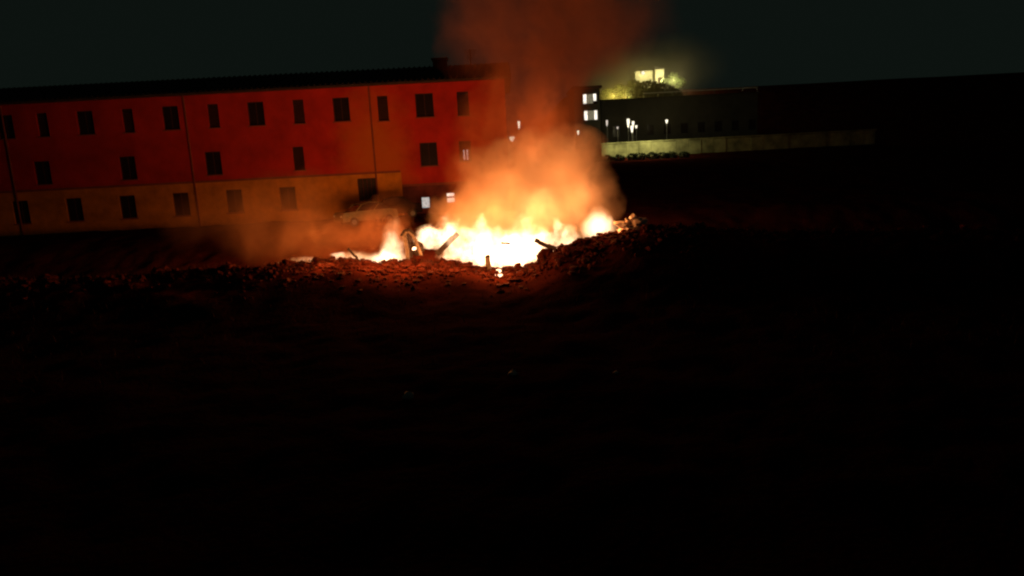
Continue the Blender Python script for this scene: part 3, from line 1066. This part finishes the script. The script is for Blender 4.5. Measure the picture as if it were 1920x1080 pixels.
obj("leg", MB().tube([FP(764, 494), FP(764, 470), FP(757, 442), FP(763, 434)], [.11, .10, .09, .08], 7), M["ash_wood"], fr)
obj("leg", MB().tube([FP(772, 494, .4), FP(770, 465, .4), FP(766, 448, .3), FP(762, 432, .1)], [.10, .11, .10, .08], 7), M["char"], fr)
obj("leg", MB().tube([FP(790, 480, .2), FP(779, 450, .2), FP(770, 436, .1), FP(761, 431, .05)], [.09, .09, .09, .07], 7), M["ash_wood"], fr)
obj("crossbar", MB().tube([FP(752, 442), FP(758, 433), FP(768, 431), FP(779, 440)], [.06, .08, .08, .05], 7), M["char"], fr)
tag(obj("burning_tip", MB().lump(FP(777, 466, -.25), (.10, .10, .09), 2, .5, 9.0), M["ember"], fr), "glowing round ember stuck to the burnt panel")
obj("peg", MB().tube([FP(777, 466, -.2), FP(779, 464, .4)], .035, 6), M["char"], fr)
obj("burnt_panel", MB().lump(FP(781, 466, .5), (.42, .2, .36), 3, .6, 2.0, 1.7), M["char"], fr)


def simple(name, mb, mat, org, label, cat, group=None):
    return tag(obj(name, mb, mat, origin=org), label, cat, group)


# upright post in the blaze
a, b = P(916, 505, 36.3), P(914, 482, 36.3)
g = ground_z(a.x, 36.3)
post = thing("burnt_post", (a.x, 36.3, g), "short upright burnt post at the front edge of the main blaze", "post")
obj("stump", MB().tube([a - Vector((0, 0, .4)), a, b], [.17, .16, .13], 8), M["ash_wood"], post)
obj("split_end", MB().lump(b + Vector((.02, 0, .02)), (.15, .13, .10), 2, .5, 3.0), M["char"], post)
# planks lying in the flames
for (p0, p1, w, t, lab) in [((818, 476, 37.2), (858, 437, 37.6), .17, .07, "grey board leaning up through the left part of the main blaze"),
                            ((1003, 450, 37.0), (1042, 468, 36.6), .14, .06, "dark board sloping down the right part of the main blaze"),
                            ((652, 466, 36.3), (674, 490, 36.1), .07, .05, "thin dark stick leaning at the left edge of the small flame"),
                            ((940, 455, 36.8), (958, 458, 36.7), .07, .04, "small charred scrap in the white middle of the blaze"),
                            ((1078, 452, 36.8), (1098, 462, 36.2), .10, .05, "charred board end sticking out below the fireball")]:
    a, b = P(*p0), P(*p1)
    ax = (b - a).normalized()
    up_ = Vector((0, -1, 0)).cross(ax).normalized()
    L_ = (b - a).length
    Mx = Matrix((ax, ax.cross(up_), up_)).transposed().to_4x4()
    Mx.translation = a
    mb = MB()
    n_ = 5
    for q_ in range(n_):              # a warped, split board
        e = rng.uniform(-.03, .03)
        mb.box((L_ * q_ / n_ + (.004 if q_ else 0), -t * .5, -w * rng.uniform(.7, 1.05) + e), (L_ * (q_ + 1) / n_, t * .5, w * rng.uniform(.7, 1.05) + e), Mx)
    simple("charred_board", mb, M["char"], tuple(b if b.z < a.z else a), lab, "board", "boards burning on the heap")
# embers
for px, py, r, lab in [(935, 508, .12, "upper of two glowing embers below the main blaze"), (938, 516, .10, "lower wider ember under the main blaze"),
                       (930, 516, .04, "tiny ember spark left of the lower ember")]:
    Y = 30.0                    # find where the sight line meets the slope
    while Y < 37.5 and P(px, py, Y).z > ground_z(P(px, py, Y).x, Y) + r:
        Y += .03
    p = P(px, py, Y)
    g = ground_z(p.x, Y)
    simple("ember", MB().lump((p.x, Y, g + r * .9), (r, r, r * .85), 2, .5, px * .1), M["ember"], (p.x, Y, g), lab, "ember", "glowing embers on the heap front")
# pale stones in the dark field
for px, py, r, lab in [(766, 746, .13, "faint pale stone in the dark field, larger and lower of the pair at left"), (962, 702, .11, "faint pale stone in the dark field near the middle"),
                       (1155, 701, .07, "tiny pale chip in the dark field at right")]:
    d = ROT @ Vector(((px - 960) / FPX, -(py - 540) / FPX, -1))
    t = 5.0
    while (CAM + d * t).z > ground_z((CAM + d * t).x, (CAM + d * t).y) and t < 60:
        t += .05
    p = CAM + d * t
    simple("pale_stone", MB().lump((p.x, p.y, p.z + r * .3), (r * 1.2, r, r), 2, .4, px * .2), M["pale_stone"], (p.x, p.y, ground_z(p.x, p.y)), lab, "stone", "pale stones in the field")
